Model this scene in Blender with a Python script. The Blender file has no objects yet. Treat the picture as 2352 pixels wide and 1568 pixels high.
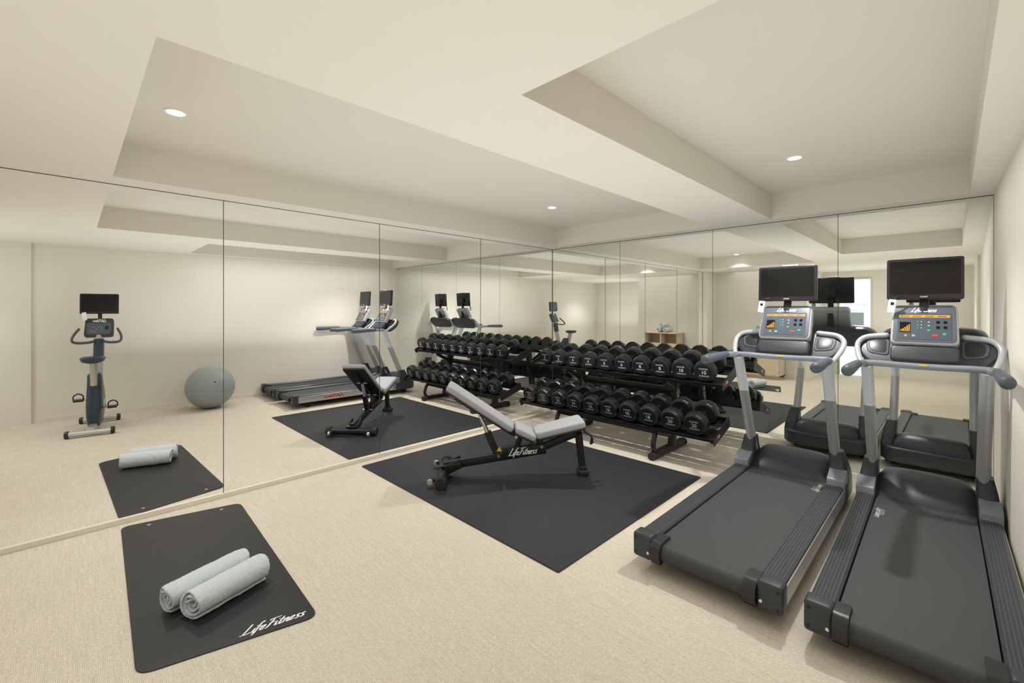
import bpy, bmesh, math, random
from mathutils import Matrix, Vector, noise
random.seed(3)
SC=bpy.context.scene
C=SC.collection
PI=math.pi
R=math.radians
def T(x,y,z): return Matrix.Translation((x,y,z))
def RX(a): return Matrix.Rotation(R(a),4,'X')
def RY(a): return Matrix.Rotation(R(a),4,'Y')
def RZ(a): return Matrix.Rotation(R(a),4,'Z')

# ---------------------------------------------------------------- materials
def mat(name,col,rough=.5,metal=0,nscale=0,nvar=0,bump=0,bscale=0,emit=None,estr=0,coat=0,sheen=0,bdist=.002):
    m=bpy.data.materials.new(name); m.use_nodes=True
    nt=m.node_tree; b=nt.nodes['Principled BSDF']
    b.inputs['Base Color'].default_value=(*col,1); b.inputs['Roughness'].default_value=rough
    b.inputs['Metallic'].default_value=metal; b.inputs['Coat Weight'].default_value=coat
    b.inputs['Sheen Weight'].default_value=sheen
    tc=nt.nodes.new('ShaderNodeTexCoord')
    if not nvar: nscale,nvar=nscale or 12,.04
    n=nt.nodes.new('ShaderNodeTexNoise'); n.inputs['Scale'].default_value=nscale; n.inputs['Detail'].default_value=4
    nt.links.new(tc.outputs['Object'],n.inputs['Vector'])
    mx=nt.nodes.new('ShaderNodeMix'); mx.data_type='RGBA'
    mx.inputs[6].default_value=(*[c*(1-nvar) for c in col],1); mx.inputs[7].default_value=(*[min(1,c*(1+nvar)) for c in col],1)
    nt.links.new(n.outputs['Fac'],mx.inputs[0]); nt.links.new(mx.outputs[2],b.inputs['Base Color'])
    if bump:
        n2=nt.nodes.new('ShaderNodeTexNoise'); n2.inputs['Scale'].default_value=bscale; n2.inputs['Detail'].default_value=3
        nt.links.new(tc.outputs['Object'],n2.inputs['Vector'])
        bp=nt.nodes.new('ShaderNodeBump'); bp.inputs['Strength'].default_value=bump; bp.inputs['Distance'].default_value=bdist
        nt.links.new(n2.outputs['Fac'],bp.inputs['Height']); nt.links.new(bp.outputs['Normal'],b.inputs['Normal'])
    if emit:
        b.inputs['Emission Color'].default_value=(*emit,1); b.inputs['Emission Strength'].default_value=estr
    return m
def floor_mat():
    m=bpy.data.materials.new('woven_carpet'); m.use_nodes=True; nt=m.node_tree; b=nt.nodes['Principled BSDF']
    L=nt.links.new; N=nt.nodes.new
    tc=N('ShaderNodeTexCoord')
    nd=N('ShaderNodeTexNoise'); nd.inputs['Scale'].default_value=35; nd.inputs['Detail'].default_value=2; L(tc.outputs['Object'],nd.inputs['Vector'])
    sc=N('ShaderNodeVectorMath'); sc.operation='SCALE'; sc.inputs['Scale'].default_value=.009; L(nd.outputs['Color'],sc.inputs[0])
    ad=N('ShaderNodeVectorMath'); ad.operation='ADD'; L(tc.outputs['Object'],ad.inputs[0]); L(sc.outputs[0],ad.inputs[1])
    br=N('ShaderNodeTexBrick'); br.inputs['Scale'].default_value=1.0
    br.inputs['Brick Width'].default_value=.0105; br.inputs['Row Height'].default_value=.0058; br.inputs['Mortar Size'].default_value=.0010
    br.inputs['Mortar Smooth'].default_value=.8; br.offset=.5
    br.inputs['Color1'].default_value=(.630,.572,.480,1); br.inputs['Color2'].default_value=(.725,.67,.575,1); br.inputs['Mortar'].default_value=(.46,.40,.31,1)
    L(ad.outputs[0],br.inputs['Vector'])
    n=N('ShaderNodeTexNoise'); n.inputs['Scale'].default_value=90; n.inputs['Detail'].default_value=4; L(tc.outputs['Object'],n.inputs['Vector'])
    n2=N('ShaderNodeTexNoise'); n2.inputs['Scale'].default_value=2.5; L(tc.outputs['Object'],n2.inputs['Vector'])
    mp=N('ShaderNodeMapping'); mp.inputs['Scale'].default_value=(3,90,1); L(tc.outputs['Object'],mp.inputs['Vector'])
    n3=N('ShaderNodeTexNoise'); n3.inputs['Scale'].default_value=1.5; n3.inputs['Detail'].default_value=2; L(mp.outputs['Vector'],n3.inputs['Vector'])
    mr=N('ShaderNodeMapRange'); mr.inputs['From Min'].default_value=.3; mr.inputs['From Max'].default_value=.7; mr.inputs['To Min'].default_value=.92; mr.inputs['To Max'].default_value=1.07; L(n.outputs['Fac'],mr.inputs['Value'])
    mr2=N('ShaderNodeMapRange'); mr2.inputs['To Min'].default_value=.96; mr2.inputs['To Max'].default_value=1.04; L(n2.outputs['Fac'],mr2.inputs['Value'])
    mr3=N('ShaderNodeMapRange'); mr3.inputs['From Min'].default_value=.3; mr3.inputs['From Max'].default_value=.7; mr3.inputs['To Min'].default_value=.94; mr3.inputs['To Max'].default_value=1.06; L(n3.outputs['Fac'],mr3.inputs['Value'])
    mu=N('ShaderNodeMath'); mu.operation='MULTIPLY'; L(mr.outputs[0],mu.inputs[0]); L(mr2.outputs[0],mu.inputs[1])
    mu2=N('ShaderNodeMath'); mu2.operation='MULTIPLY'; L(mu.outputs[0],mu2.inputs[0]); L(mr3.outputs[0],mu2.inputs[1])
    vm=N('ShaderNodeVectorMath'); vm.operation='SCALE'; L(br.outputs['Color'],vm.inputs[0]); L(mu2.outputs[0],vm.inputs['Scale'])
    L(vm.outputs[0],b.inputs['Base Color']); b.inputs['Roughness'].default_value=.85
    bp=N('ShaderNodeBump'); bp.inputs['Strength'].default_value=.25; bp.inputs['Distance'].default_value=.001; bp.invert=True
    L(br.outputs['Fac'],bp.inputs['Height']); L(bp.outputs['Normal'],b.inputs['Normal'])
    return m
M={}
M['wall']=mat('wall_paint',(.765,.732,.655),.8,nscale=3,nvar=.02,bump=.15,bscale=180)
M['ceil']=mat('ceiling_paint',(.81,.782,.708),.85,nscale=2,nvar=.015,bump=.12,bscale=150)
M['coffer']=mat('coffer_shade_paint',(.73,.70,.625),.85,nscale=2,nvar=.015,bump=.12,bscale=150)  # ceiling tone darkened, puts the shade of the recesses into the colour
M['floor']=floor_mat()
M['trim']=mat('trim_paint',(.74,.70,.61),.5)
M['seam']=mat('dark_seam',(.05,.055,.05),.4)
M['mirror']=mat('mirror_silver',(.92,.95,.925),.0,1,nvar=.002,nscale=1)
M['rubber']=mat('black_rubber',(.018,.019,.024),.62,nscale=300,nvar=.35,bump=.25,bscale=500,bdist=.0008)
M['yoga']=mat('yoga_mat_foam',(.019,.020,.023),.5,nscale=200,nvar=.2,bump=.2,bscale=350,bdist=.0006)
M['blk']=mat('black_steel',(.012,.012,.014),.36)
M['urethane']=mat('black_urethane',(.014,.014,.016),.28)
M['chrome']=mat('chrome',(.75,.76,.77),.16,1)
M['silver']=mat('silver_paint',(.46,.48,.50),.36,.3)
M['alu']=mat('brushed_aluminium',(.68,.68,.68),.38,.8)
M['hood']=mat('dark_plastic',(.038,.043,.052),.40,bump=.06,bscale=600)
M['blk_pl']=mat('black_plastic',(.02,.021,.024),.35)
M['grip']=mat('grip_rubber',(.07,.083,.105),.5,bump=.15,bscale=400)
M['pod']=mat('pod_plastic',(.21,.23,.265),.35,.1)
M['podface']=mat('pod_face_plastic',(.11,.12,.15),.35)
M['belt']=mat('running_belt',(.048,.050,.054),.6,nscale=420,nvar=.75,bump=.5,bscale=420,bdist=.0015)
M['rail']=mat('foot_rail_plastic',(.055,.060,.068),.38)
M['screen']=mat('screen_glass',(.004,.004,.005),.10)
M['bezel']=mat('screen_bezel',(.02,.018,.024),.22)
M['white']=mat('white_print',(.85,.86,.87),.5)
M['dull']=mat('grey_print',(.55,.55,.56),.5)
M['red']=mat('red_print',(.55,.03,.04),.5)
M['grey']=mat('grey_vinyl',(.38,.39,.42),.55,nscale=60,nvar=.05,bump=.1,bscale=300)
M['amber']=mat('amber_display',(.3,.12,.01),.4,emit=(1,.42,.03),estr=.75)
M['green']=mat('green_key',(.02,.35,.12),.4,emit=(.05,.8,.3),estr=.2)
M['redk']=mat('red_key',(.5,.03,.02),.4,emit=(1,.08,.05),estr=.25)
M['lcd']=mat('display_panel',(.075,.095,.12),.2)
M['key']=mat('key_print',(.35,.37,.40),.4)
M['yellow']=mat('yellow_label',(.75,.6,.05),.5)
M['towel']=mat('terry_cloth',(.67,.73,.775),.95,nscale=240,nvar=.14,bump=1,bscale=260,sheen=.4,bdist=.005)
M['ball']=mat('ball_vinyl',(.30,.335,.335),.33,nscale=1,nvar=.002)
M['lamp']=mat('lamp_diffuser',(1,1,1),.5,emit=(1,.99,.96),estr=14)
M['lampring']=mat('lamp_ring',(.85,.84,.80),.5)
M['wood']=mat('light_wood',(.70,.58,.43),.5,nscale=9,nvar=.12)
M['frost']=mat('frosted_glass',(.7,.85,.9),.4,emit=(.75,.93,1),estr=.9)
M['grey_sign']=mat('grey_sign',(.35,.42,.46),.5)
M['navy']=mat('dark_blue_plastic',(.03,.045,.07),.3)
M['strut']=mat('light_strut',(.5,.5,.46),.3,.6)

# ---------------------------------------------------------------- mesh builder
def rrect(w,h,r,n=5):
    out=[]
    for cx,cy,a0 in ((w/2-r,h/2-r,0),(-w/2+r,h/2-r,90),(-w/2+r,-h/2+r,180),(w/2-r,-h/2+r,270)):
        for i in range(n+1):
            a=R(a0+90*i/n); out.append((cx+r*math.cos(a),cy+r*math.sin(a)))
    return out
def rpoly(pts,r,n=4):
    out=[];k=len(pts)
    for i in range(k):
        p=Vector(pts[i]);a=Vector(pts[i-1]);b=Vector(pts[(i+1)%k])
        d1=(a-p);d2=(b-p);q=min(r,d1.length*.45,d2.length*.45)
        s=p+d1.normalized()*q;e=p+d2.normalized()*q
        for j in range(n+1):
            t=j/n; out.append(tuple(s*(1-t)**2+p*2*t*(1-t)+e*t*t))
    return out
def cat(pts,n=6):
    P=[Vector(p) for p in pts]; P=[P[0]*2-P[1]]+P+[P[-1]*2-P[-2]]; out=[]
    for i in range(1,len(P)-2):
        for j in range(n):
            t=j/n;a,b,c,d=P[i-1:i+3]
            out.append(.5*((2*b)+(-a+c)*t+(2*a-5*b+4*c-d)*t*t+(-a+3*b-3*c+d)*t**3))
    out.append(P[-2]); return out
class MB:
    def __init__(s): s.v=[];s.f=[]
    def add(s,vs,fs,Mx=None):
        o=len(s.v)
        s.v+=[tuple(Mx@Vector(v)) if Mx is not None else tuple(v) for v in vs]
        s.f+=[tuple(i+o for i in f) for f in fs]; return s
    def box(s,x0,x1,y0,y1,z0,z1,Mx=None):
        return s.add([(x0,y0,z0),(x1,y0,z0),(x1,y1,z0),(x0,y1,z0),(x0,y0,z1),(x1,y0,z1),(x1,y1,z1),(x0,y1,z1)],
            [(0,3,2,1),(4,5,6,7),(0,1,5,4),(1,2,6,5),(2,3,7,6),(3,0,4,7)],Mx)
    def prism(s,poly,z0,z1,Mx=None):
        n=len(poly)
        vs=[(p[0],p[1],z0) for p in poly]+[(p[0],p[1],z1) for p in poly]
        fs=[tuple(range(n))[::-1],tuple(range(n,2*n))]+[(i,(i+1)%n,(i+1)%n+n,i+n) for i in range(n)]
        return s.add(vs,fs,Mx)
    def pad(s,poly,z0,z1,bev,Mx=None,n=3):
        loops=[]
        cx=sum(p[0] for p in poly)/len(poly);cy=sum(p[1] for p in poly)/len(poly)
        w=max(abs(p[0]-cx) for p in poly);h=max(abs(p[1]-cy) for p in poly)
        def ring(k,z): return [(cx+(p[0]-cx)*(1-k/w),cy+(p[1]-cy)*(1-k/h),z) for p in poly]
        for j in range(n+1):
            a=PI/2*j/n; loops.append(ring(bev*(1-math.sin(a)),z0+bev*(1-math.cos(a))))
        for j in range(n+1):
            a=PI/2*j/n; loops.append(ring(bev*(1-math.cos(a)),z1-bev*(1-math.sin(a))))
        return s.loft(loops,Mx)
    def loft(s,loops,Mx=None,caps=True,close=False):
        n=len(loops[0]);vs=[p for l in loops for p in l];fs=[]
        K=len(loops)
        for k in range(K if close else K-1):
            for i in range(n):
                j=(i+1)%n; k2=(k+1)%K; fs.append((k*n+i,k*n+j,k2*n+j,k2*n+i))
        if caps and not close: fs.append(tuple(range(n))[::-1]); fs.append(tuple(range((K-1)*n,K*n)))
        return s.add(vs,fs,Mx)
    def lathe(s,prof,seg=24,Mx=None,ph=0,close=False):
        loops=[[(max(r,1e-5)*math.cos(2*PI*i/seg+ph),max(r,1e-5)*math.sin(2*PI*i/seg+ph),z) for i in range(seg)] for r,z in prof]
        return s.loft(loops,Mx,close=close)
    def tube(s,pts,r,seg=14,rnd=False,sx=1,sy=1,Mx=None,up=None):
        P=[Vector(p) for p in pts]; rr=list(r) if isinstance(r,(list,tuple)) else [r]*len(P)
        if rnd:
            t0=(P[0]-P[1]).normalized();t1=(P[-1]-P[-2]).normalized();r0=rr[0];r1=rr[-1]
            a=[];b=[]
            for k in (80,60,40,20): a.append((P[0]+t0*r0*math.sin(R(k)),r0*math.cos(R(k))))
            for k in (20,40,60,80): b.append((P[-1]+t1*r1*math.sin(R(k)),r1*math.cos(R(k))))
            P=[q[0] for q in a]+P+[q[0] for q in b]; rr=[q[1] for q in a]+rr+[q[1] for q in b]
        loops=[];prev=None
        for i,p in enumerate(P):
            t=((P[min(i+1,len(P)-1)]-P[max(i-1,0)])).normalized()
            if prev is None:
                u=Vector(up) if up else (Vector((0,0,1)) if abs(t.z)<.9 else Vector((0,1,0)))
            else: u=prev
            x=u.cross(t).normalized(); u=t.cross(x).normalized(); prev=u
            loops.append([tuple(p+x*rr[i]*sx*math.cos(2*PI*k/seg)+u*rr[i]*sy*math.sin(2*PI*k/seg)) for k in range(seg)])
        return s.loft(loops,Mx)
    def beam(s,p0,p1,w,h,Mx=None,up=(0,0,1),r=.008):
        p0=Vector(p0);p1=Vector(p1);t=(p1-p0).normalized();u=Vector(up)
        x=u.cross(t).normalized();u=t.cross(x)
        pl=rrect(w,h,min(r,w*.4,h*.4),3)
        return s.loft([[tuple(p+x*a+u*b) for a,b in pl] for p in (p0,p1)],Mx)
    def build(s,name,m,parent=None,bevel=0,smooth=35,label=None):
        me=bpy.data.meshes.new(name); me.from_pydata(s.v,[],s.f); 
        bm=bmesh.new(); bm.from_mesh(me); bmesh.ops.recalc_face_normals(bm,faces=bm.faces); bm.to_mesh(me); bm.free()
        me.materials.append(m if not isinstance(m,str) else M[m])
        me.shade_smooth(); me.set_sharp_from_angle(angle=R(smooth))
        o=bpy.data.objects.new(name,me); C.objects.link(o)
        if parent: o.parent=parent
        if bevel:
            b=o.modifiers.new('bevel','BEVEL'); b.width=bevel; b.segments=2; b.limit_method='ANGLE'; b.angle_limit=R(40)
        if label: o['label']=label
        return o
def text(s,size,Mx,m,parent,name='lettering',shear=0,align='CENTER',ext=.0006,bold=0):
    cu=bpy.data.curves.new('t','FONT'); cu.body=s; cu.size=size; cu.extrude=ext; cu.shear=shear; cu.align_x=align; cu.align_y='CENTER'
    cu.offset=bold; cu.resolution_u=3
    o=bpy.data.objects.new('t',cu); C.objects.link(o); bpy.context.view_layer.update()
    me=bpy.data.meshes.new_from_object(o.evaluated_get(bpy.context.evaluated_depsgraph_get()))
    bpy.data.objects.remove(o); me.transform(Mx); me.materials.clear(); me.materials.append(M[m]); me.name=name
    q=bpy.data.objects.new(name,me); C.objects.link(q)
    if parent: q.parent=parent
    return q
# brush script lettering drawn stroke by stroke
E_=[(2.08,.45),(2.42,.58),(2.5,.85),(2.32,.97),(2.1,.75),(2.04,.3),(2.22,.02),(2.62,.22)]
S_=[(7.05,.82),(6.85,.98),(6.66,.78),(6.82,.5),(6.95,.25),(6.8,.0),(6.5,.1)]
STR=[[(.42,2.2),(.32,1.6),(.15,.8),(.0,.1)],[(-.35,.0),(.0,.08),(.45,.02),(.95,.22)],
 [(1.2,.95),(1.12,.3),(1.2,.02),(1.45,.2)],[(1.32,1.38),(1.36,1.5)],
 [(2.05,1.9),(1.9,2.1),(1.7,1.8),(1.58,.8),(1.45,-.3),(1.25,-.6)],[(1.35,.95),(1.65,1.0),(2.0,1.02)],
 E_,
 [(3.35,1.85),(3.2,1.1),(3.02,.3),(2.8,-.1)],[(2.75,1.7),(2.95,1.95),(3.5,2.0),(4.2,2.05)],[(2.95,.95),(3.35,1.0),(3.75,1.05)],
 [(4.0,.95),(3.92,.3),(4.0,.02),(4.25,.2)],[(4.12,1.38),(4.16,1.5)],
 [(4.68,1.7),(4.52,.8),(4.46,.25),(4.6,.0),(4.85,.2)],[(4.3,1.02),(4.6,1.06),(4.95,1.1)],
 [(5.08,.95),(5.02,.5),(4.98,.0)],[(5.0,.4),(5.2,.85),(5.42,.95),(5.48,.6),(5.45,.15),(5.6,.0),(5.8,.2)],
 [(x+3.75,y) for x,y in E_],S_,[(x+.68,y) for x,y in S_]]
def logo(width,Mx,m,parent,ext=.0006,hs=.95,wt=.125):
    k=width/8.2; b=MB()
    for st in STR:
        P=cat([Vector((x-3.7,y-.7,0)) for x,y in st],3); n=len(P); vs=[]
        for i,p in enumerate(P):
            t=(P[min(i+1,n-1)]-P[max(i-1,0)]).normalized(); w=wt*(.70+.55*abs(t.y))*(.55 if i in(0,n-1) else 1)
            nn=Vector((-t.y,t.x,0))
            for s_ in (1,-1):
                q=p+nn*w*s_; vs.append(((q.x+q.y*.42)*k,q.y*k*hs,0)); vs.append(((q.x+q.y*.42)*k,q.y*k*hs,ext*1.6))
        fs=[]
        for i in range(n-1):
            a=i*4;c=a+4; fs+=[(a+1,c+1,c+3,a+3),(a,a+2,c+2,c),(a,c,c+1,a+1),(a+2,a+3,c+3,c+2)]
        fs+=[(0,1,3,2),((n-1)*4,(n-1)*4+2,(n-1)*4+3,(n-1)*4+1)]
        b.add(vs,fs,Mx)
    return b.build('lettering',m,parent)
TW=[]
def tag(o,label,category,group=None,tl=None,tg=None):
    o['label']=label;o['category']=category
    if group:o['group']=group
    TW.append((o,tl,tg)); return o
def thing(name,label,category,loc=(0,0,0),rz=0,group=None,rx=0,tl=None,tg=None):
    o=bpy.data.objects.new(name,None); o.empty_display_size=.1; C.objects.link(o); o.location=loc; o.rotation_euler=(R(rx),0,R(rz))
    return tag(o,label,category,group,tl,tg)
def struct(o):
    o['kind']='structure'; TW.append((o,None,None)); return o
def copy_tree(o,parent=None):
    c=o.copy(); C.objects.link(c); c.parent=parent
    for ch in list(o.children): copy_tree(ch,c)
    return c

# ---------------------------------------------------------------- room
XA,YB,ZS,ZC=-3.98,4.785,2.29,2.52
struct(MB().box(XA,.34,-2.7,YB+.03,-.05,0).build('floor','floor'))
gx=[XA,-3.755,-1.735,-1.195,.09,.42]; gy=[-2.7,.185,1.247,4.615,YB+.03]
def hi(i,j):
    if not(0<=i<5 and 0<=j<4): return False
    return (i==1 and j in(1,2)) or (i==3 and j==2)
cb=MB()
for i in range(5):
    for j in range(4):
        z=ZC if hi(i,j) else ZS; x0,x1,y0,y1=gx[i],gx[i+1],gy[j],gy[j+1]
        cb.add([(x0,y0,z),(x1,y0,z),(x1,y1,z),(x0,y1,z)],[(0,3,2,1)])
        if i<4 and hi(i,j)!=hi(i+1,j): cb.add([(x1,y0,ZS),(x1,y1,ZS),(x1,y1,ZC),(x1,y0,ZC)],[(0,1,2,3)])
        if j<3 and hi(i,j)!=hi(i,j+1): cb.add([(x0,y1,ZS),(x1,y1,ZS),(x1,y1,ZC),(x0,y1,ZC)],[(0,1,2,3)])
ce=struct(cb.build('ceiling','ceil'))
bm=bmesh.new(); bm.from_mesh(ce.data); bmesh.ops.remove_doubles(bm,verts=bm.verts,dist=1e-4); bm.to_mesh(ce.data); bm.free()
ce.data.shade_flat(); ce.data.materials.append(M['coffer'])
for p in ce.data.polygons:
    if p.center.z>ZS+.01: p.material_index=1  # recess faces take the colour with the shade mixed in
def wallpoly(pts,z0,z1,name,m='wall'):
    b=MB(); b.prism(pts,z0,z1); return struct(b.build(name,m))
wallpoly([(.2146,YB+.03),(.2146,YB),(.306,-.36),(.272,-.36),(.285,-2.7),(.45,-2.7),(.45,YB+.03)],0,ZS,'wall_right')
wallpoly([(XA,-1.0),(-2.1,-1.0),(-2.1,-2.6),(.285,-2.6),(.285,-2.7),(-2.2,-2.7),(-2.2,-1.1),(XA,-1.1)],0,ZS,'wall_front')
struct(MB().box(XA,XA+.09,-1.0,-.48,0,ZS).build('wall_left','wall'))
struct(MB().box(XA,.30,YB+.012,YB+.03,0,ZS).build('wall_back','seam'))
struct(MB().box(XA,XA+.014,-.48,YB,0,.034).build('baseboard_left','trim',bevel=.002))
struct(MB().box(XA+.014,.215,YB-.012,YB+.005,0,.034).build('baseboard_back','trim',bevel=.002))
bb=MB(); bb.prism([(.2146,YB-.012),(.2035,YB-.012),(.294,-.36),(.306,-.36)],0,.05); struct(bb.build('baseboard_right','trim'))
k=1
for y in (-.475,.83,2.14,3.45): struct(MB().box(XA,XA+.0022,y-.0022,y+.0022,.034,ZS).build('trim_%d'%k,'seam')); k+=1
struct(MB().box(XA,XA+.003,-.48,YB,ZS-.004,ZS).build('trim_%d'%k,'seam')); k+=1
struct(MB().box(XA,.2146,YB-.003,YB+.012,ZS-.005,ZS).build('trim_%d'%k,'seam')); k+=1
struct(MB().box(XA,XA+.003,YB-.005,YB,.034,ZS-.005).build('trim_%d'%k,'seam')); k+=1
xs=[XA,-2.9,-1.79,-.715,.2146]
ml=['tall mirror panel on far wall next to the room corner, behind rack','tall mirror panel on far wall behind the middle of dumbbell rack',
 'tall mirror panel on far wall between the rack and the left treadmill','tall mirror panel on far wall behind the right treadmill']
for i in range(4):
    o=MB().box(xs[i]+(.002 if i else 0),xs[i+1]-.002,YB,YB+.006,.034,ZS-.005).build('mirror_panel','mirror')
    tag(o,ml[i],'mirror',tl=['far mirror panel nearest the corner, seen in the left mirror','second far mirror panel from the corner, seen in the left mirror','third far mirror panel from the corner, seen in the left mirror','far mirror panel behind treadmills, seen in the left mirror'][i])
d=MB().box(-1.78,-1.25,-2.6,-2.585,0,2.1).build('door_1','frost'); struct(d)
MB().box(-1.80,-1.78,-2.6,-2.57,0,2.12).box(-1.25,-1.23,-2.6,-2.57,0,2.12).box(-1.78,-1.25,-2.6,-2.57,2.1,2.12).build('door_frame','trim',d)
MB().box(-1.68,-1.36,-2.584,-2.580,1.10,1.38).build('door_sign','grey_sign',d)
text('FITNESS CENTER',.055,T(-1.52,-2.581,1.55)@RX(90),'grey_sign',d)

# ---------------------------------------------------------------- recessed lights, then added fill lights
lt=[(-2.983,.40,'round recessed ceiling light at the near left end of the left coffer'),
    (-2.975,3.57,'round recessed ceiling light at the far end of the left coffer'),
    (-.789,3.61,'round recessed ceiling light in the right coffer above the treadmills')]
tls=['near recessed ceiling light, seen in the left mirror','far recessed ceiling light, seen in the left mirror','recessed ceiling light above treadmills, seen in the left mirror']
for i,(x,y,l) in enumerate(lt):
    t=thing('recessed_light',l,'ceiling light',(x,y,ZC),tl=tls[i])
    MB().lathe([(.041,0),(.051,0),(.051,-.004),(.048,-.006),(.041,-.005)],32,close=True).build('trim_ring','lampring',t)
    MB().lathe([(0,-.001),(.042,-.001),(.042,-.003),(0,-.004)],32).build('diffuser','lamp',t)

LIGHTS=[]
def spot(x,y,z,w,ang=120):
    l=bpy.data.lights.new('spot','SPOT'); l.energy=w; l.spot_size=R(ang); l.spot_blend=.9; l.shadow_soft_size=.035; l.color=(1,.98,.945)
    o=bpy.data.objects.new('downlight_and_fill_spot',l); o.location=(x,y,z); C.objects.link(o); LIGHTS.append(o)
def area(x,y,z,sx,sy,w,up=False,col=(1,.992,.975)):  # added fill light, unseen by camera and mirrors, belongs to no fixture
    l=bpy.data.lights.new('area','AREA'); l.shape='RECTANGLE'; l.size=sx; l.size_y=sy; l.energy=w; l.color=col
    o=bpy.data.objects.new('unseen_fill',l); o.location=(x,y,z); o.rotation_euler=(PI if up else 0,0,0); C.objects.link(o)
    o.visible_camera=False; o.visible_glossy=False; LIGHTS.append(o)
for x,y,*_ in lt: spot(x,y,ZC-.02,70 if y<1 else (105 if x<-2 else 125),116)
spot(-.5,-1.4,ZS-.02,60,116)  # added spot with no fixture, brightens the rear of the room
area(-2.75,2.8,ZS,1.7,3.2,9)
area(-.55,2.9,ZS,1.1,3.2,16)
area(-1.9,-.5,ZS-.01,3.2,1.0,6)
area(-1.75,2.3,.8,3.4,3.9,37,up=True)
area(-1.0,-1.6,.9,1.6,1.2,11,up=True)

# ---------------------------------------------------------------- rubber mat
t=thing('floor_mat','large square black rubber mat under the weight bench','mat',(-2.69,2.86,0),tl='large black rubber mat, seen in the left mirror')
b=MB(); b.pad(rrect(2.32,1.94,.01,2),0,.009,.003); b.build('mat_sheet','rubber',t)

# yoga mat
t=thing('exercise_mat','thin black exercise mat with white lettering under two towels','mat',(-3.00,.54,0),-2,tl='thin black exercise mat, seen in the left mirror')
b=MB(); b.pad(rpoly([(-.890,-.34),(.735,-.335),(.875,.315),(-.775,.325)],.06,6),0,.006,.002); b.build('mat_sheet','yoga',t)
logo(.262,T(.785,.150,.0062)@RZ(79),'white',t,ext=.0003,wt=.115,hs=.82)
for x,y in ((-.80,-.2),(-.735,.2)):
    MB().lathe([(.004,.005),(.011,.005),(.011,.0075),(.008,.0082),(.004,.0075)],16,T(x,y,0)).build('grommet','chrome',t)

# ---------------------------------------------------------------- rolled towels
def towel(name,label,loc,ang,length,r,tl,seed,z=0):
    rnd=random.Random(seed); n=230; turns=3.2
    th=.0185*r/.073; prof=[]
    for i in range(n):
        u=i/(n-1); a=-2*PI*turns*(1-u)+R(-70); rr=.008+(r-.008-th/2)*u**.95
        prof.append((rr,a,u))
    NL=70; vs=[];fs=[]
    ph=[rnd.random()*6 for _ in range(8)]
    off=Vector((seed*3.1,seed*1.7,0))
    for k in range(NL+1):
        v=k/NL
        for i,(rr,a,u) in enumerate(prof):
            e=abs(2*v-1); y=(v-.5)*length
            y+=(1 if v>.5 else -1)*(e**6)*(.007*math.sin(a*1.0+ph[2])+.005*math.sin(a*2.3+ph[3]) +.006*u)
            wob=1+.018*math.sin(2*a+ph[0]+v*2)+.012*math.sin(5*v*PI+ph[1]+a)
            fat=1-.02*(e**5)
            for s_ in (-1,1):
                hw=.30*th*(1-.35*e**30)
                q=(rr+s_*hw)*wob*fat
                px,pz=q*math.cos(a),q*math.sin(a)
                nz=noise.noise(Vector((px*45,y*45,pz*45))+off)*.002+noise.noise(Vector((px*190,y*190,pz*190))+off)*.0022
                q2=q+ (nz if (s_>0) else -nz*.3)
                vs.append((q2*math.cos(a),y,max(q2*math.sin(a)*.96,-r*.93+nz*.2)))
    W=2*n
    for k in range(NL):
        for i in range(n-1):
            for s_ in (0,1):
                fs.append((k*W+2*i+s_,k*W+2*i+2+s_,(k+1)*W+2*i+2+s_,(k+1)*W+2*i+s_))
        for i in (0,n-1): fs.append((k*W+2*i,k*W+2*i+1,(k+1)*W+2*i+1,(k+1)*W+2*i))
    for k in (0,NL):
        for i in range(n-1): fs.append((k*W+2*i,k*W+2*i+1,k*W+2*i+3,k*W+2*i+2))
    b=MB(); b.add(vs,fs); o=b.build(name,'towel',smooth=80)
    o.location=(loc[0],loc[1],z+r*.935); o.rotation_euler=(0,0,R(ang))
    return tag(o,label,'towel',tl=tl)
dv=Vector((-.325,.946,0))
p2=Vector((-2.50,.400,0))+dv*.17; pv=Vector((-.946,-.325,0))
p1=p2+pv*.154-dv*.02
towel('rolled_towel','rolled pale grey towel on the mat, nearer the camera',p2,math.degrees(math.atan2(dv.y,dv.x))-90,.35,.079,'rolled towel at back of mat, seen in the left mirror',1,.006)
towel('rolled_towel','rolled pale grey towel on the mat, nearer the mirror',p1,math.degrees(math.atan2(dv.y,dv.x))-90,.36,.076,'rolled towel at front of mat, seen in the left mirror',2,.006)

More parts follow.
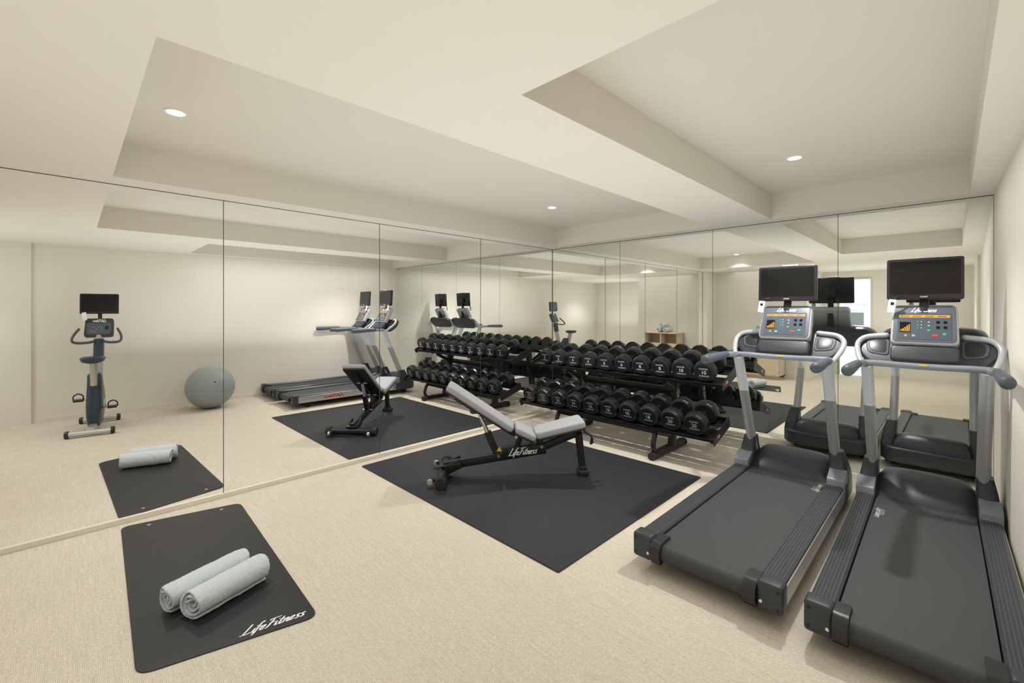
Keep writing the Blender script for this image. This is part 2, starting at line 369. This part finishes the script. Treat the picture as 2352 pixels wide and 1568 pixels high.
# ---------------------------------------------------------------- dumbbell rack
RX0,RX1=-3.80,-1.47
tiers=[(4.338,.809),(4.138,.354)]
rk=thing('dumbbell_rack','black two tier steel rack holding rows of dumbbells','rack',(-2.635,4.3,0),tl='two tier dumbbell rack, seen in the left mirror')
for (ty,tz) in tiers:
    Mt=T(0,ty-4.3,tz)@RX(16); hw=(RX1-RX0)/2
    b=MB(); b.box(-hw,hw,-.19,-.10,-.012,0,Mt).box(-hw,hw,.08,.19,-.012,0,Mt).box(-hw,hw,-.19,-.183,-.022,.010,Mt).box(-hw,hw,.183,.19,-.035,.04,Mt).box(-hw,hw,-.06,.04,-.04,-.02,Mt)
    for i in range(6):
        xx=-hw+.02+i*(2*hw-.04)/5; b.box(xx-.015,xx+.015,-.185,.185,-.035,-.012,Mt)
    tr=b.build('tray','blk',rk,bevel=.002)
    for s in (-1,1):
        bb=MB(); bb.prism(rpoly([(-.20,-.05),(.20,-.05),(.20,.05),(-.20,.02)],.015),-.004,.004,T(s*hw,0,0)@Mt@RZ(90)@RX(90)); bb.build('tray_end','blk',rk)
    MB().box(hw+.0045,hw+.0055,-.15,-.12,-.020,.005,Mt).build('sticker','red',tr)
    MB().box(hw+.0045,hw+.0055,-.11,-.06,-.020,.005,Mt).build('sticker','dull',tr)
for lx in (-2.04,-3.24):
    X=lx+2.635
    b=MB(); b.beam((X,-.32,.045),(X,.32,.045),.065,.06); b.build('foot_beam','blk',rk)
    for y0,y1 in ((-.375,-.31),(.31,.35)):
        b=MB(); b.tube([(X,y0,.037),(X,y1,.037)],.037,20); b.build('foot_pad','rubber',rk)
    b=MB(); b.beam((X,.06,.06),(X,.185,.79),.055,.09,up=(0,1,0)); b.build('upright','blk',rk)
    b=MB(); b.beam((X,.14,.60),(X,-.10,.725),.04,.05); b.build('upper_bracket','blk',rk)
    b=MB(); b.beam((X,.08,.15),(X,-.28,.26),.04,.05); b.build('lower_bracket','blk',rk)
    b=MB(); b.tube(cat([(X,-.30,.06),(X,-.335,.12),(X,-.32,.2),(X,-.27,.275)]),.024,12); b.build('curved_foot_arm','blk',rk)
    logo(.26,T(X+.0285,.135,.50)@RZ(90)@RX(90)@RZ(-100),'dull',rk,wt=.14)
b=MB(); b.beam((-.605,.17,.60),(.595,.17,.60),.05,.07); b.build('cross_beam','blk',rk)
b=MB(); b.beam((-.605,.08,.16),(.595,.08,.16),.05,.05); b.build('cross_beam','blk',rk)

def dumbbell(num,r):
    h=.108 if num<12 else .116; g=.062
    parts=[]
    for s in (-1,1):
        b=MB(); Mh=T(0,s*g,r)@RX(-90*s)
        b.lathe([(0,0),(.03,0),(.03,.006),(r*.86,.008),(r*.965,.016),(r/math.cos(PI/12)*.985,.03),(r/math.cos(PI/12)*.985,h-.028),(r*.96,h-.01),(r*.86,h-.002),(r*.74,h),(r*.72,h-.005),(0,h-.005)],12,Mh,ph=PI/12)
        parts.append(('head',b,'urethane'))
    b=MB(); b.tube([(0,-g-.01,r),(0,-g+.012,r),(0,-.03,r),(0,0,r),(0,.03,r),(0,g-.012,r),(0,g+.01,r)],[.017,.0145,.016,.0175,.016,.0145,.017],16)
    parts.append(('handle',b,'chrome'))
    return parts,h,g
ORD=['first','second','third','fourth','fifth','sixth','seventh','eighth','ninth','tenth']
protos={}
NUM=[[10,10,8,8,6,6,4,4,2,2],[20,20,18,18,16,16,14,14,12,12]]
for ti,(ty,tz) in enumerate(tiers):
    tn=['upper','lower'][ti]
    for i in range(10):
        num=NUM[ti][i]; r=(.092+.001*num) if ti==0 else (.100+.0003*num)
        x=(-1.635-.216*i) if ti==0 else (-1.638-.2235*i)
        lab='black dumbbell marked %d, %s from the right on the %s rack tier'%(num,ORD[i],tn)
        tl='dumbbell in the left mirror, %s from the right on the %s tier'%(ORD[9-i],tn)
        if num not in protos:
            t=thing('dumbbell',lab,'dumbbell',(x,ty,tz),0,'dumbbells on the rack',16,tl,'dumbbells seen in the left mirror')
            ps,h,g=dumbbell(num,r)
            for n_,b,m in ps: b.build(n_,m,t,smooth=20)
            y0=-g-h+.0045
            F=T(0,y0,r)@RX(90)
            text(str(num),.048,F@T(0,-.002,0),'dull',t,ext=.0008,bold=.0006)
            text('HAMMER',.020,F@T(0,.034,0),'dull',t,ext=.0008)
            text('STRENGTH',.018,F@T(0,-.036,0),'dull',t,ext=.0008)
            protos[num]=t
        else:
            t=copy_tree(protos[num]); t.location=(x,ty,tz); tag(t,lab,'dumbbell','dumbbells on the rack',tl,'dumbbells seen in the left mirror')

# ---------------------------------------------------------------- bench
bx=thing('weight_bench','adjustable weight bench with grey pads and black frame on rubber mat','bench',(-3.10,2.27,.009),48.2,tl='adjustable weight bench with grey pads, seen in the left mirror')
def slope(x,z,a): return T(x,0,z)@RY(-a)
def pad_part(name,x0,z0,x1,z1,w,th,taper=1):
    L_=math.hypot(x1-x0,z1-z0); a=math.degrees(math.atan2(z1-z0,x1-x0))
    pl=rpoly([(-L_/2,-w/2*taper),(L_/2,-w/2),(L_/2,w/2),(-L_/2,w/2*taper)],.035,5)
    Mx=slope((x0+x1)/2,(z0+z1)/2,a)
    b=MB(); b.pad(pl,0,th,.018,Mx,4); o=b.build(name,'grey',bx,smooth=50)
    b=MB(); b.pad(rpoly([(-L_/2+.008,-w/2*taper+.008),(L_/2-.008,-w/2+.008),(L_/2-.008,w/2-.008),(-L_/2+.008,w/2*taper-.008)],.03,5),-.014,.004,.004,Mx); b.build('backing_board','blk_pl',o)
pad_part('backrest_pad',.02,.765,.575,.395,.27,.055)
pad_part('lumbar_pad',.60,.40,.775,.315,.27,.055)
pad_part('seat_pad',.79,.335,1.215,.435,.28,.06,.9)
b=MB(); b.tube([(0,-.25,.047),(0,.25,.047)],.040,20); b.build('rear_foot','blk',bx)
for s in (-1,1):
    b=MB(); b.lathe([(0,0),(.042,0),(.049,.006),(.049,.05),(.044,.058),(0,.06)],24,T(0,s*.235,.049)@RX(-90*s)); b.build('foot_cap','rubber',bx)
    b=MB(); b.beam((0,s*.2,.05),(-.085,s*.2,.05),.02,.03); b.build('wheel_bracket','blk',bx)
    b=MB(); b.lathe([(0,-.012),(.022,-.012),(.025,-.006),(.025,.006),(.022,.012),(0,.012)],20,T(-.09,s*.225,.04)@RX(90)); b.build('wheel','alu',bx)
b=MB(); b.beam((0,0,.095),(.88,0,.225),.055,.07); b.build('main_beam','blk',bx)
b=MB(); b.beam((-.04,0,.10),(.14,0,.122),.12,.012).beam((.02,-.05,.07),(.15,-.05,.13),.012,.08).beam((.02,.05,.07),(.15,.05,.13),.012,.08)
b.build('gusset_plate','blk',bx)
b=MB(); b.beam((.50,0,.20),(.88,0,.235),.07,.09); b.beam((.80,0,.22),(1.19,0,.375),.05,.06); b.beam((.62,0,.22),(.66,0,.34),.05,.05,up=(1,0,0)); b.beam((.84,0,.25),(.82,0,.34),.05,.06,up=(1,0,0)); b.build('seat_beam','blk',bx)
b=MB(); b.beam((1.165,0,.41),(1.205,0,.05),.05,.06,up=(1,0,0)); b.build('front_leg','blk',bx)
b=MB(); b.pad(rrect(.095,.13,.02,3),0,.045,.01,T(1.21,0,0)); b.pad(rrect(.07,.08,.015,3),.04,.075,.008,T(1.208,0,0)); b.build('front_foot','rubber',bx)
b=MB(); b.beam((.66,0,.335),(.10,0,.685),.045,.05); b.beam((.60,-.05,.375),(.28,-.05,.575),.01,.045).beam((.60,.05,.375),(.28,.05,.575),.01,.045); b.build('backrest_beam','blk',bx)
b=MB(); b.beam((.47,0,.165),(.375,0,.38),.05,.06,up=(1,0,0)); b.build('strut_sleeve','blk',bx)
b=MB(); b.tube([(.39,0,.34),(.30,0,.55)],.018,14); b.build('strut_rod','alu',bx)
b=MB(); b.tube(cat([(1.20,-.03,.40),(1.25,-.05,.37),(1.275,-.06,.33),(1.265,-.06,.28),(1.29,-.06,.30)]),.009,10); b.tube(cat([(1.19,-.10,.40),(1.24,-.12,.38),(1.26,-.13,.35),(1.265,-.12,.33)]),.009,10); b.build('pull_handle','blk',bx)
for (x,z) in ((.30,.55),(.47,.185),(.84,.26),(.62,.345)):
    b=MB(); b.tube([(x,-.062,z),(x,.062,z)],.014,14); b.build('pivot_bolt','chrome',bx)
b=MB(); b.prism(rpoly([(-.022,-.016),(.022,-.016),(0,.024)],.004),0,.001,T(.475,-.0305,.235)@RX(90)); 
b.build('warning_sticker','yellow',bx)
logo(.25,T(.68,-.0362,.210)@RY(-5)@RX(90),'white',bx,ext=.0008,wt=.12)

# ---------------------------------------------------------------- treadmills
def treadmill(label,loc,tl,rz=0,side=1):
    t=thing('treadmill',label,'treadmill',loc,rz,None,0,tl)
    b=MB(); b.box(-.34,.34,.08,1.95,.075,.12).box(-.25,.25,.12,1.7,.11,.135)
    b.build('chassis','blk_pl',t,bevel=.005)
    for (x,y) in ((-.28,.25),(.28,.25)):
        MB().lathe([(0,0),(.03,0),(.032,.006),(.03,.02),(.012,.025),(.012,.08),(0,.08)],20,T(x,y,0)).build('levelling_foot','rubber',t)
    for x in (-.28,.28):
        MB().lathe([(0,-.015),(.036,-.015),(.04,-.01),(.04,.01),(.036,.015),(0,.015)],24,T(x,1.86,.04)@RY(90)).build('wheel','rubber',t)
    for s in (-1,1):
        pr=[(s*.258,.12),(s*.258,.180)]
        n=6
        for i in range(n):
            a=.265+i*.0145
            pr+=[(s*a,.189),(s*(a+.003),.192),(s*(a+.0095),.192),(s*(a+.0125),.189)]
        pr+=[(s*.358,.186),(s*.362,.175),(s*.362,.12)]
        b=MB(); b.loft([[(x,y,z) for x,z in pr] for y in (.07,1.70)]); b.build('foot_rail','rail',t,smooth=25)
        b=MB(); b.box(min(s*.358,s*.366),max(s*.358,s*.366),.07,1.78,.085,.175); sp=b.build('side_panel','alu',t,bevel=.003)
        if s<0: logo(.30,T(s*.3665,.60,.13)@RZ(-90)@RX(90),'red',sp,ext=.0006,wt=.15,hs=.62)
        b=MB(); b.pad([(x,z) for x,z in rpoly([(s*.262,.07),(s*.370,.07),(s*.370,.202),(s*.262,.202)],.016,4)],-.085,0,.012,RX(90)); ec=b.build('end_cap','hood',t)
        for (x,z) in ((.35,.095),(.35,.175)):
            MB().lathe([(0,0),(.008,0),(.008,.002),(0,.002)],16,T(s*x,.001,z)@RX(90)).build('screw_hole','screen',ec)
        MB().lathe([(0,0),(.009,0),(.007,.003),(0,.003)],16,T(s*.28,.001,.11)@RX(90)).build('screw','chrome',ec)
        b=MB(); prf=[(.015,.07)]+[(.045-.055*math.sin(R(a)),.125+.062*math.cos(R(a))) for a in range(150,-1,-15)]+[(.11,.189),(.12,.17),(.12,.09)]
        b.loft([[(s*x,y-.012 if y<.1 else y,z) for y,z in prf] for x in (.205,.262)]); b.build('roller_guard','blk_pl',t)
    prof=[(.045+.045*math.sin(R(a)),.125+.045*math.cos(R(a))) for a in range(-180,1,15)]
    prof=[(y,z) for y,z in prof]+[(1.72,.170),(1.72,.08)]
    b=MB(); b.loft([[(x,y,z) for y,z in prof] for x in (-.252,.252)]); bl=b.build('running_belt','belt',t)
    if side<0: logo(.17,T(-.215,1.36,.1702)@RZ(-90),'dull',bl,ext=.0003,wt=.11)
    else: logo(.17,T(.222,1.54,.1702)@RZ(90),'dull',bl,ext=.0003,wt=.11)
    vp=[(1.665,.165),(1.675,.192),(1.73,.238),(1.80,.285),(1.87,.315),(1.94,.322),(2.0,.31),(2.045,.265),(2.06,.20),(2.06,.08)]
    vs=[];fs=[];nx=16
    for j,(y,z) in enumerate(vp):
        for i in range(nx+1):
            u=-1+2*i/nx; k_=1-abs(u)**8*.25 if z>.17 else 1
            vs.append((u*.262,y+(.03*u*u if j<4 else -.03*u*u),.08+(z-.08)*k_*(1-.03*u*u)))
    for j in range(len(vp)-1):
        for i in range(nx):
            a=j*(nx+1)+i; fs.append((a,a+1,a+nx+2,a+nx+1))
    for i in (0,nx):
        col=[j*(nx+1)+i for j in range(len(vp))]
        vs.append((vs[col[0]][0],1.70,.06)); fs.append(tuple(col)+(len(vs)-1,))
    MB().add(vs,fs).build('motor_hood','hood',t,smooth=40)
    b=MB(); b.pad(rpoly([(-.35,1.74),(.35,1.74),(.36,1.98),(.28,2.075),(-.28,2.075),(-.36,1.98)],.05,5),.065,.20,.02); b.build('front_skirt','hood',t,smooth=50)
    for s in (-1,1):
        lo=[]
        for (yc,z,hx,hy,xc) in ((1.80,.075,.056,.17,.312),(1.80,.19,.056,.165,.312),(1.83,.25,.054,.12,.308),(1.82,.31,.05,.085,.303),(1.80,.40,.042,.055,.292)):
            lo.append([(s*(xc)+x,yc+y,z) for x,y in rrect(2*hx,2*hy,min(hx,hy)*.55,4)])
        b=MB(); b.loft(lo); cv=b.build('upright_cover','hood',t,smooth=40)
        b=MB(); b.prism(rpoly([(1.60,.10),(1.615,.235),(1.735,.285),(1.735,.10)],.012),-.053,.053,T(s*.314,0,0)@RZ(90)@RX(90)); b.build('cover_plate','pod',cv,bevel=.006)
        b=MB(); b.tube([(s*.285,1.83,.28),(s*.285,1.66,.66),(s*.288,1.47,1.09)],.043,18,sx=.8,sy=1.0); b.build('upright','silver',t)
        b=MB(); b.tube(cat([(s*.29,1.49,1.05),(s*.33,1.53,1.11),(s*.355,1.61,1.17),(s*.355,1.66,1.22),(s*.31,1.69,1.258),(s*.20,1.70,1.272)],5),[.018]*26,12,rnd=True,sx=1.0,sy=.9); b.build('console_arm','silver',t)
        b=MB(); b.tube(cat([(s*.285,1.49,1.09),(s*.31,1.42,1.10),(s*.322,1.28,1.105)],4),.022,14); b.build('handrail_arm','pod',t)
        b=MB(); b.tube([(s*.32,1.30,1.105),(s*.321,1.18,1.105),(s*.325,1.0,1.10),(s*.326,.92,1.098)],[.025,.028,.033,.033],18,rnd=True); b.build('grip','grip',t)
    b=MB(); b.tube(cat([(-.30,1.46,1.10),(-.22,1.475,1.10),(-.12,1.49,1.095),(0,1.495,1.093),(.12,1.49,1.095),(.22,1.475,1.10),(.30,1.46,1.10)],4),.022,14,sx=1,sy=.9); hb=b.build('crossbar','pod',t)
    MB().box(-.022,.022,1.471,1.479,1.099,1.108).build('sticker','yellow',hb)
    Mc=T(0,1.60,1.10)@RX(52)
    wp=rpoly([(-.28,-.02),(.28,-.02),(.35,.07),(.35,.15),(.30,.215),(-.30,.215),(-.35,.15),(-.35,.07)],.045,5)
    b=MB(); b.pad(wp,-.04,.012,.012,Mc); cw=b.build('console_tray','hood',t,smooth=50)
    for s in (-1,1):
        b=MB(); b.pad(rpoly([(s*.18,.04),(s*.30,.06),(s*.315,.15),(s*.27,.185),(s*.18,.185)],.03,4),.008,.018,.006,Mc); b.build('tray_rim','grip',cw,smooth=50)
        b=MB(); b.pad(rpoly([(s*.195,.055),(s*.285,.07),(s*.298,.145),(s*.262,.17),(s*.195,.17)],.03,4),.012,.0195,.004,Mc); b.build('tray_well','blk_pl',cw,smooth=50)
    b=MB(); b.pad(rrect(.34,.11,.03,4),0,.05,.015,T(0,1.575,1.15)@RX(60)); b.build('console_base','hood',t,smooth=50)
    Mp=T(0,1.63,1.345)@RX(62)
    b=MB(); b.pad(rpoly([(-.172,-.14),(.172,-.14),(.165,.145),(-.165,.145)],.04,6),-.05,.02,.016,Mp,4); pod=b.build('display_housing','silver',t,smooth=50)
    b=MB(); b.pad(rpoly([(-.160,-.127),(.160,-.127),(.155,.133),(-.155,.133)],.03,5),.015,.023,.004,Mp); b.build('display_face','podface',pod)
    b=MB(); b.prism(rrect(.27,.185,.006,3),.0225,.025,Mp@T(0,-.018,0)); b.build('display_panel','lcd',pod)
    logo(.13,Mp@T(0,.097,.0238),'white',pod,wt=.14)
    b=MB(); b.box(-.128,.128,.045,.063,.0252,.0262,Mp); b.build('readout_bar','amber',pod)
    for k_ in range(4):
        b=MB(); b.box(-.118+k_*.062,-.118+k_*.062+.044,.050,.057,.0263,.0266,Mp); b.build('readout_digits','podface',pod)
    b=MB(); b.box(-.122,-.066,-.062,.012,.0251,.0254,Mp); b.build('graph_window','screen',pod)
    b=MB()
    for i,h_ in enumerate((.014,.021,.030,.040,.050)): b.box(-.117+i*.0102,-.1110+i*.0102,-.055,-.055+h_,.0256,.0264,Mp)
    b.build('bar_graph','amber',pod)
    for (x,y,m,w,h_) in ((-.03,.015,'green',.007,.007),(-.012,.015,'key',.007,.007),(-.03,-.008,'green',.007,.007),(-.012,-.008,'key',.007,.007),(-.03,-.03,'green',.007,.007),(-.012,-.03,'key',.007,.007),
        (.025,.012,'key',.010,.010),(.025,-.012,'key',.010,.010),(.025,-.045,'green',.016,.010),(.07,.012,'screen',.018,.018),(.105,.012,'screen',.018,.018),(.07,-.024,'screen',.018,.018),(.105,-.024,'screen',.018,.018),(.055,-.08,'redk',.03,.014),(.10,-.07,'green',.018,.013),(-.05,-.085,'key',.018,.012),(-.09,-.085,'amber',.014,.012)):
        b=MB(); b.prism(rrect(w,h_,min(w,h_)*.3,3),.0252,.0268,Mp@T(x,y,0)); b.build('button',m,pod)
    b=MB(); b.beam((0,1.66,1.42),(0,1.72,1.56),.05,.03,up=(0,1,0)); b.beam((0,1.70,1.25),(0,1.70,1.46),.05,.04,up=(0,1,0)); b.pad(rrect(.10,.08,.01,2),-.05,-.02,.004,T(0,1.68,1.63)@RX(86)); b.build('screen_bracket','blk_pl',t)
    Mt=T(0,1.665,1.648)@RX(86)
    b=MB(); b.pad(rrect(.39,.268,.012,3),-.032,.008,.005,Mt); tv=b.build('monitor','bezel',t,smooth=40)
    b=MB(); b.prism(rrect(.358,.218,.003,2),.0082,.0088,Mt@T(0,.008,0)); b.build('screen','screen',tv)
    text('SHARP',.013,Mt@T(0,-.118,.0085),'white',tv)
    b=MB(); b.pad(rrect(.11,.012,.004,2),-.03,.0,.003,Mt@T(.02,.139,0)); b.build('top_clip','alu',tv)
    Mr=T(-.165,1.63,1.47)@RX(86)@RZ(-8)
    b=MB(); b.pad(rrect(.042,.09,.005,2),0,.012,.003,Mr); rc=b.build('control_box','white',tv,label='small white control box')
    MB().box(-.009,.009,.008,.026,.0122,.013,Mr).build('control_window','screen',rc)
    b=MB(); b.tube(cat([(-.165,1.63,1.50),(-.14,1.64,1.53),(-.10,1.66,1.54)]),.004,8); b.build('cable','blk_pl',tv)
    return t
treadmill('left of two treadmills, beside the rubber mat and dumbbell rack',(-.905,2.24,0),'outer treadmill farther from wall, seen in the left mirror')
t2=treadmill('right of two treadmills, close against the plain right wall',(-.108,2.24,0),'treadmill nearest the plain wall, seen in the left mirror',.8,-1)
t2.scale=(.94,1,1)

# ---------------------------------------------------------------- cabinet behind the camera (shows in the far mirror)
c=thing('storage_cabinet','light wood storage cabinet with an open top shelf at room end','cabinet',(-2.9,-.80,0),tl='light wood cabinet at room end, seen in the left mirror')
b=MB(); b.box(-.42,.42,-.19,.17,.06,.085).box(-.42,.42,-.19,.17,.60,.62).box(-.44,.44,-.195,.19,.86,.885).box(-.42,-.40,-.19,.17,.06,.86).box(.40,.42,-.19,.17,.06,.86).box(-.42,.42,-.19,-.18,.06,.86).box(-.01,.01,-.19,.17,.62,.86).box(-.38,.38,-.17,.12,0,.06)
b.build('body','wood',c,bevel=.002)
for s in (-1,1):
    o=MB().box(min(s*.003,s*.40),max(s*.003,s*.40),.17,.188,.085,.60).build('door','wood',c,bevel=.002)
    MB().box(s*.03-.004,s*.03+.004,.188,.20,.40,.52).build('handle','alu',o)
for i,(dx,dz) in enumerate(((-.08,0),(.08,0),(0,.115))):
    towel('rolled_towel','pale rolled towel on the light wood cabinet, %s'%('left','right','topmost')[i],(-2.9+dx,-.80,0),0,.26,.065,'rolled towel on cabinet, %s, seen in the left mirror'%('right','left','topmost')[i],5+i,.885+dz)

# ---------------------------------------------------------------- the space seen in the left mirror
for o,tl,tg in list(TW):
    c_=copy_tree(o)
    c_.location=(2*XA-o.location.x,o.location.y,o.location.z)
    e=o.rotation_euler; c_.rotation_euler=(e.x,-e.y,-e.z); c_.scale=(-o.scale.x,o.scale.y,o.scale.z)
    if tl: c_['label']=tl
    if tg: c_['group']=tg
    elif 'group' in c_: del c_['group']
for o in list(LIGHTS):
    c_=o.copy(); C.objects.link(c_); c_.location=(2*XA-o.location.x,o.location.y,o.location.z)

# exercise ball
BR=.310
b=MB(); prof=[(BR*math.sin(R(a)),BR-BR*math.cos(R(a))) for a in range(0,181,6)]
for ring in (60,75,90,105,120): prof[ring//6]=(prof[ring//6][0]-.0012,prof[ring//6][1])
b.lathe(prof,48)
t=bpy.data.objects.new('exercise_ball',None); C.objects.link(t); t.location=(-7.72,1.445,0)
t['label']='large grey exercise ball by the plain wall, seen in the left mirror'; t['category']='exercise ball'
b.build('ball_skin','ball',t,smooth=60)
MB().lathe([(0,0),(.012,0),(.010,.004),(0,.005)],14,T(0,0,BR)@RY(70)@T(0,0,BR-.002)).build('plug','blk_pl',t)

# exercise bike
bk=bpy.data.objects.new('exercise_bike',None); C.objects.link(bk); bk.location=(-7.35,.205,0); bk.rotation_euler=(0,0,R(172)); bk.scale=(1,-.8,1)
bk['label']='upright exercise bike with small screen, seen in the left mirror'; bk['category']='exercise bike'
for x,w in ((-.38,.22),(.42,.20)):
    b=MB(); b.tube([(x,-w,.045),(x,w,.045)],.030,16,sx=1.2); o=b.build('stabiliser_bar','alu',bk)
    for s in (-1,1):
        MB().lathe([(0,0),(.042,0),(.042,.03),(.034,.045),(0,.045)],18,T(x,s*w,.042)@RX(-90*s)).build('foot_cap','blk_pl',o)
b=MB(); b.beam((-.38,0,.07),(.42,0,.07),.08,.05); b.build('frame_spine','alu',bk)
lo=[]
for z,hx,hy,xc in ((.06,.14,.07,0.0),(.18,.20,.085,.02),(.30,.22,.09,.05),(.42,.18,.088,.04),(.54,.12,.085,.0),(.66,.09,.08,-.04),(.68,.07,.065,-.05)):
    lo.append([(xc+x,y,z) for x,y in rrect(2*hx,2*hy,min(hx,hy)*.7,5)])
MB().loft(lo).build('drive_housing','navy',bk,smooth=50)
b=MB(); b.tube([(-.10,0,.55),(-.16,0,.83)],.044,16,sx=1.2); b.build('seat_post','strut',bk)
b=MB()
b.loft([[(xc+x,y,z) for x,y in rrect(2*hx,2*hy,min(hx,hy)*.7,5)] for z,hx,hy,xc in ((.815,.08,.06,-.17),(.835,.13,.12,-.18),(.875,.14,.14,-.18),(.89,.12,.12,-.19))]); b.build('seat','navy',bk,smooth=60)
b=MB(); b.tube([(.16,0,.40),(.24,0,.72),(.32,0,1.12)],[.06,.055,.05],16,sx=1.0); b.build('console_mast','strut',bk)
b=MB(); b.tube([(.265,0,.84),(.31,0,1.07)],[.066,.064],16); b.build('mast_cover','navy',bk)
for s in (-1,1):
    b=MB(); b.tube(cat([(.30,0,1.06),(.22,s*.12,1.035),(.15,s*.24,1.04),(.14,s*.28,1.07),(.20,s*.27,1.13),(.27,s*.225,1.20)],5),.016,12,rnd=True); b.build('handlebar','grip',bk)
    b=MB(); b.beam((.06,s*.09,.30),(.06+s*.10,s*.10,.30-s*.07),.02,.03); cr=b.build('crank','alu',bk)
    xx=.06+s*.10; zz=.30-s*.07
    b=MB(); b.box(xx-.05,xx+.05,min(s*.12,s*.23),max(s*.12,s*.23),zz-.015,zz+.01); pd=b.build('pedal','blk_pl',cr,bevel=.004)
    b=MB(); b.tube(cat([(xx,s*.125,zz),(xx,s*.13,zz+.05),(xx,s*.18,zz+.075),(xx,s*.23,zz+.05),(xx,s*.235,zz)],5),.008,8); b.build('pedal_strap','blk_pl',pd)
MB().lathe([(0,-.10),(.05,-.10),(.055,-.095),(.055,.095),(.05,.10),(0,.10)],24,T(.06,0,.30)@RX(90)).build('crank_hub','alu',bk)
Mp=T(.34,0,1.215)@RZ(-90)@RX(65)
b=MB(); b.pad(rpoly([(-.175,-.12),(.175,-.12),(.168,.125),(-.168,.125)],.04,5),-.05,.02,.014,Mp); pod=b.build('display_housing','hood',bk,smooth=50)
b=MB(); b.prism(rrect(.28,.15,.006,3),.021,.0225,Mp@T(0,-.02,0)); b.build('display_panel','lcd',pod)
logo(.16,Mp@T(0,.085,.021),'white',pod,wt=.14)
for (x,y,m,w,h_) in ((-.09,-.01,'screen',.04,.05),(-.03,.0,'green',.012,.012),(-.03,-.03,'green',.012,.012),(.0,.0,'key',.01,.01),(.03,-.03,'green',.012,.012),(.07,.0,'key',.012,.012),(.05,-.065,'redk',.03,.012),(.09,-.05,'green',.016,.012)):
    b=MB(); b.prism(rrect(w,h_,.003,2),.0225,.024,Mp@T(x,y,0)); b.build('button',m,pod)
Mt=T(.36,0,1.52)@RZ(-90)@RX(86)
b=MB(); b.beam((.40,0,1.20),(.40,0,1.5),.05,.03,up=(1,0,0)); b.build('screen_bracket','blk_pl',bk)
b=MB(); b.pad(rrect(.46,.255,.012,3),-.032,.008,.005,Mt); tv=b.build('monitor','bezel',bk,smooth=40)
b=MB(); b.prism(rrect(.425,.217,.003,2),.0082,.0088,Mt@T(0,.006,0)); b.build('screen','screen',tv)
Mr=T(.335,-.17,1.36)@RZ(-90)@RX(86)@RZ(-8)
b=MB(); b.pad(rrect(.05,.10,.005,2),0,.012,.003,Mr); b.build('control_box','white',tv,label='small white control box')

# ---------------------------------------------------------------- world and camera
w=bpy.data.worlds.new('World'); SC.world=w; w.use_nodes=True
w.node_tree.nodes['Background'].inputs[0].default_value=(1,.97,.92,1); w.node_tree.nodes['Background'].inputs[1].default_value=.3
cd=bpy.data.cameras.new('Camera'); cam=bpy.data.objects.new('Camera',cd); C.objects.link(cam)
cam.location=(0,0,1.45); cam.rotation_euler=(PI/2,0,R(45))
cd.sensor_width=36; cd.lens=36*1012/2352; cd.shift_y=-(784-710)/2352; cd.clip_start=.02
SC.camera=cam
SC.view_settings.view_transform='Standard'
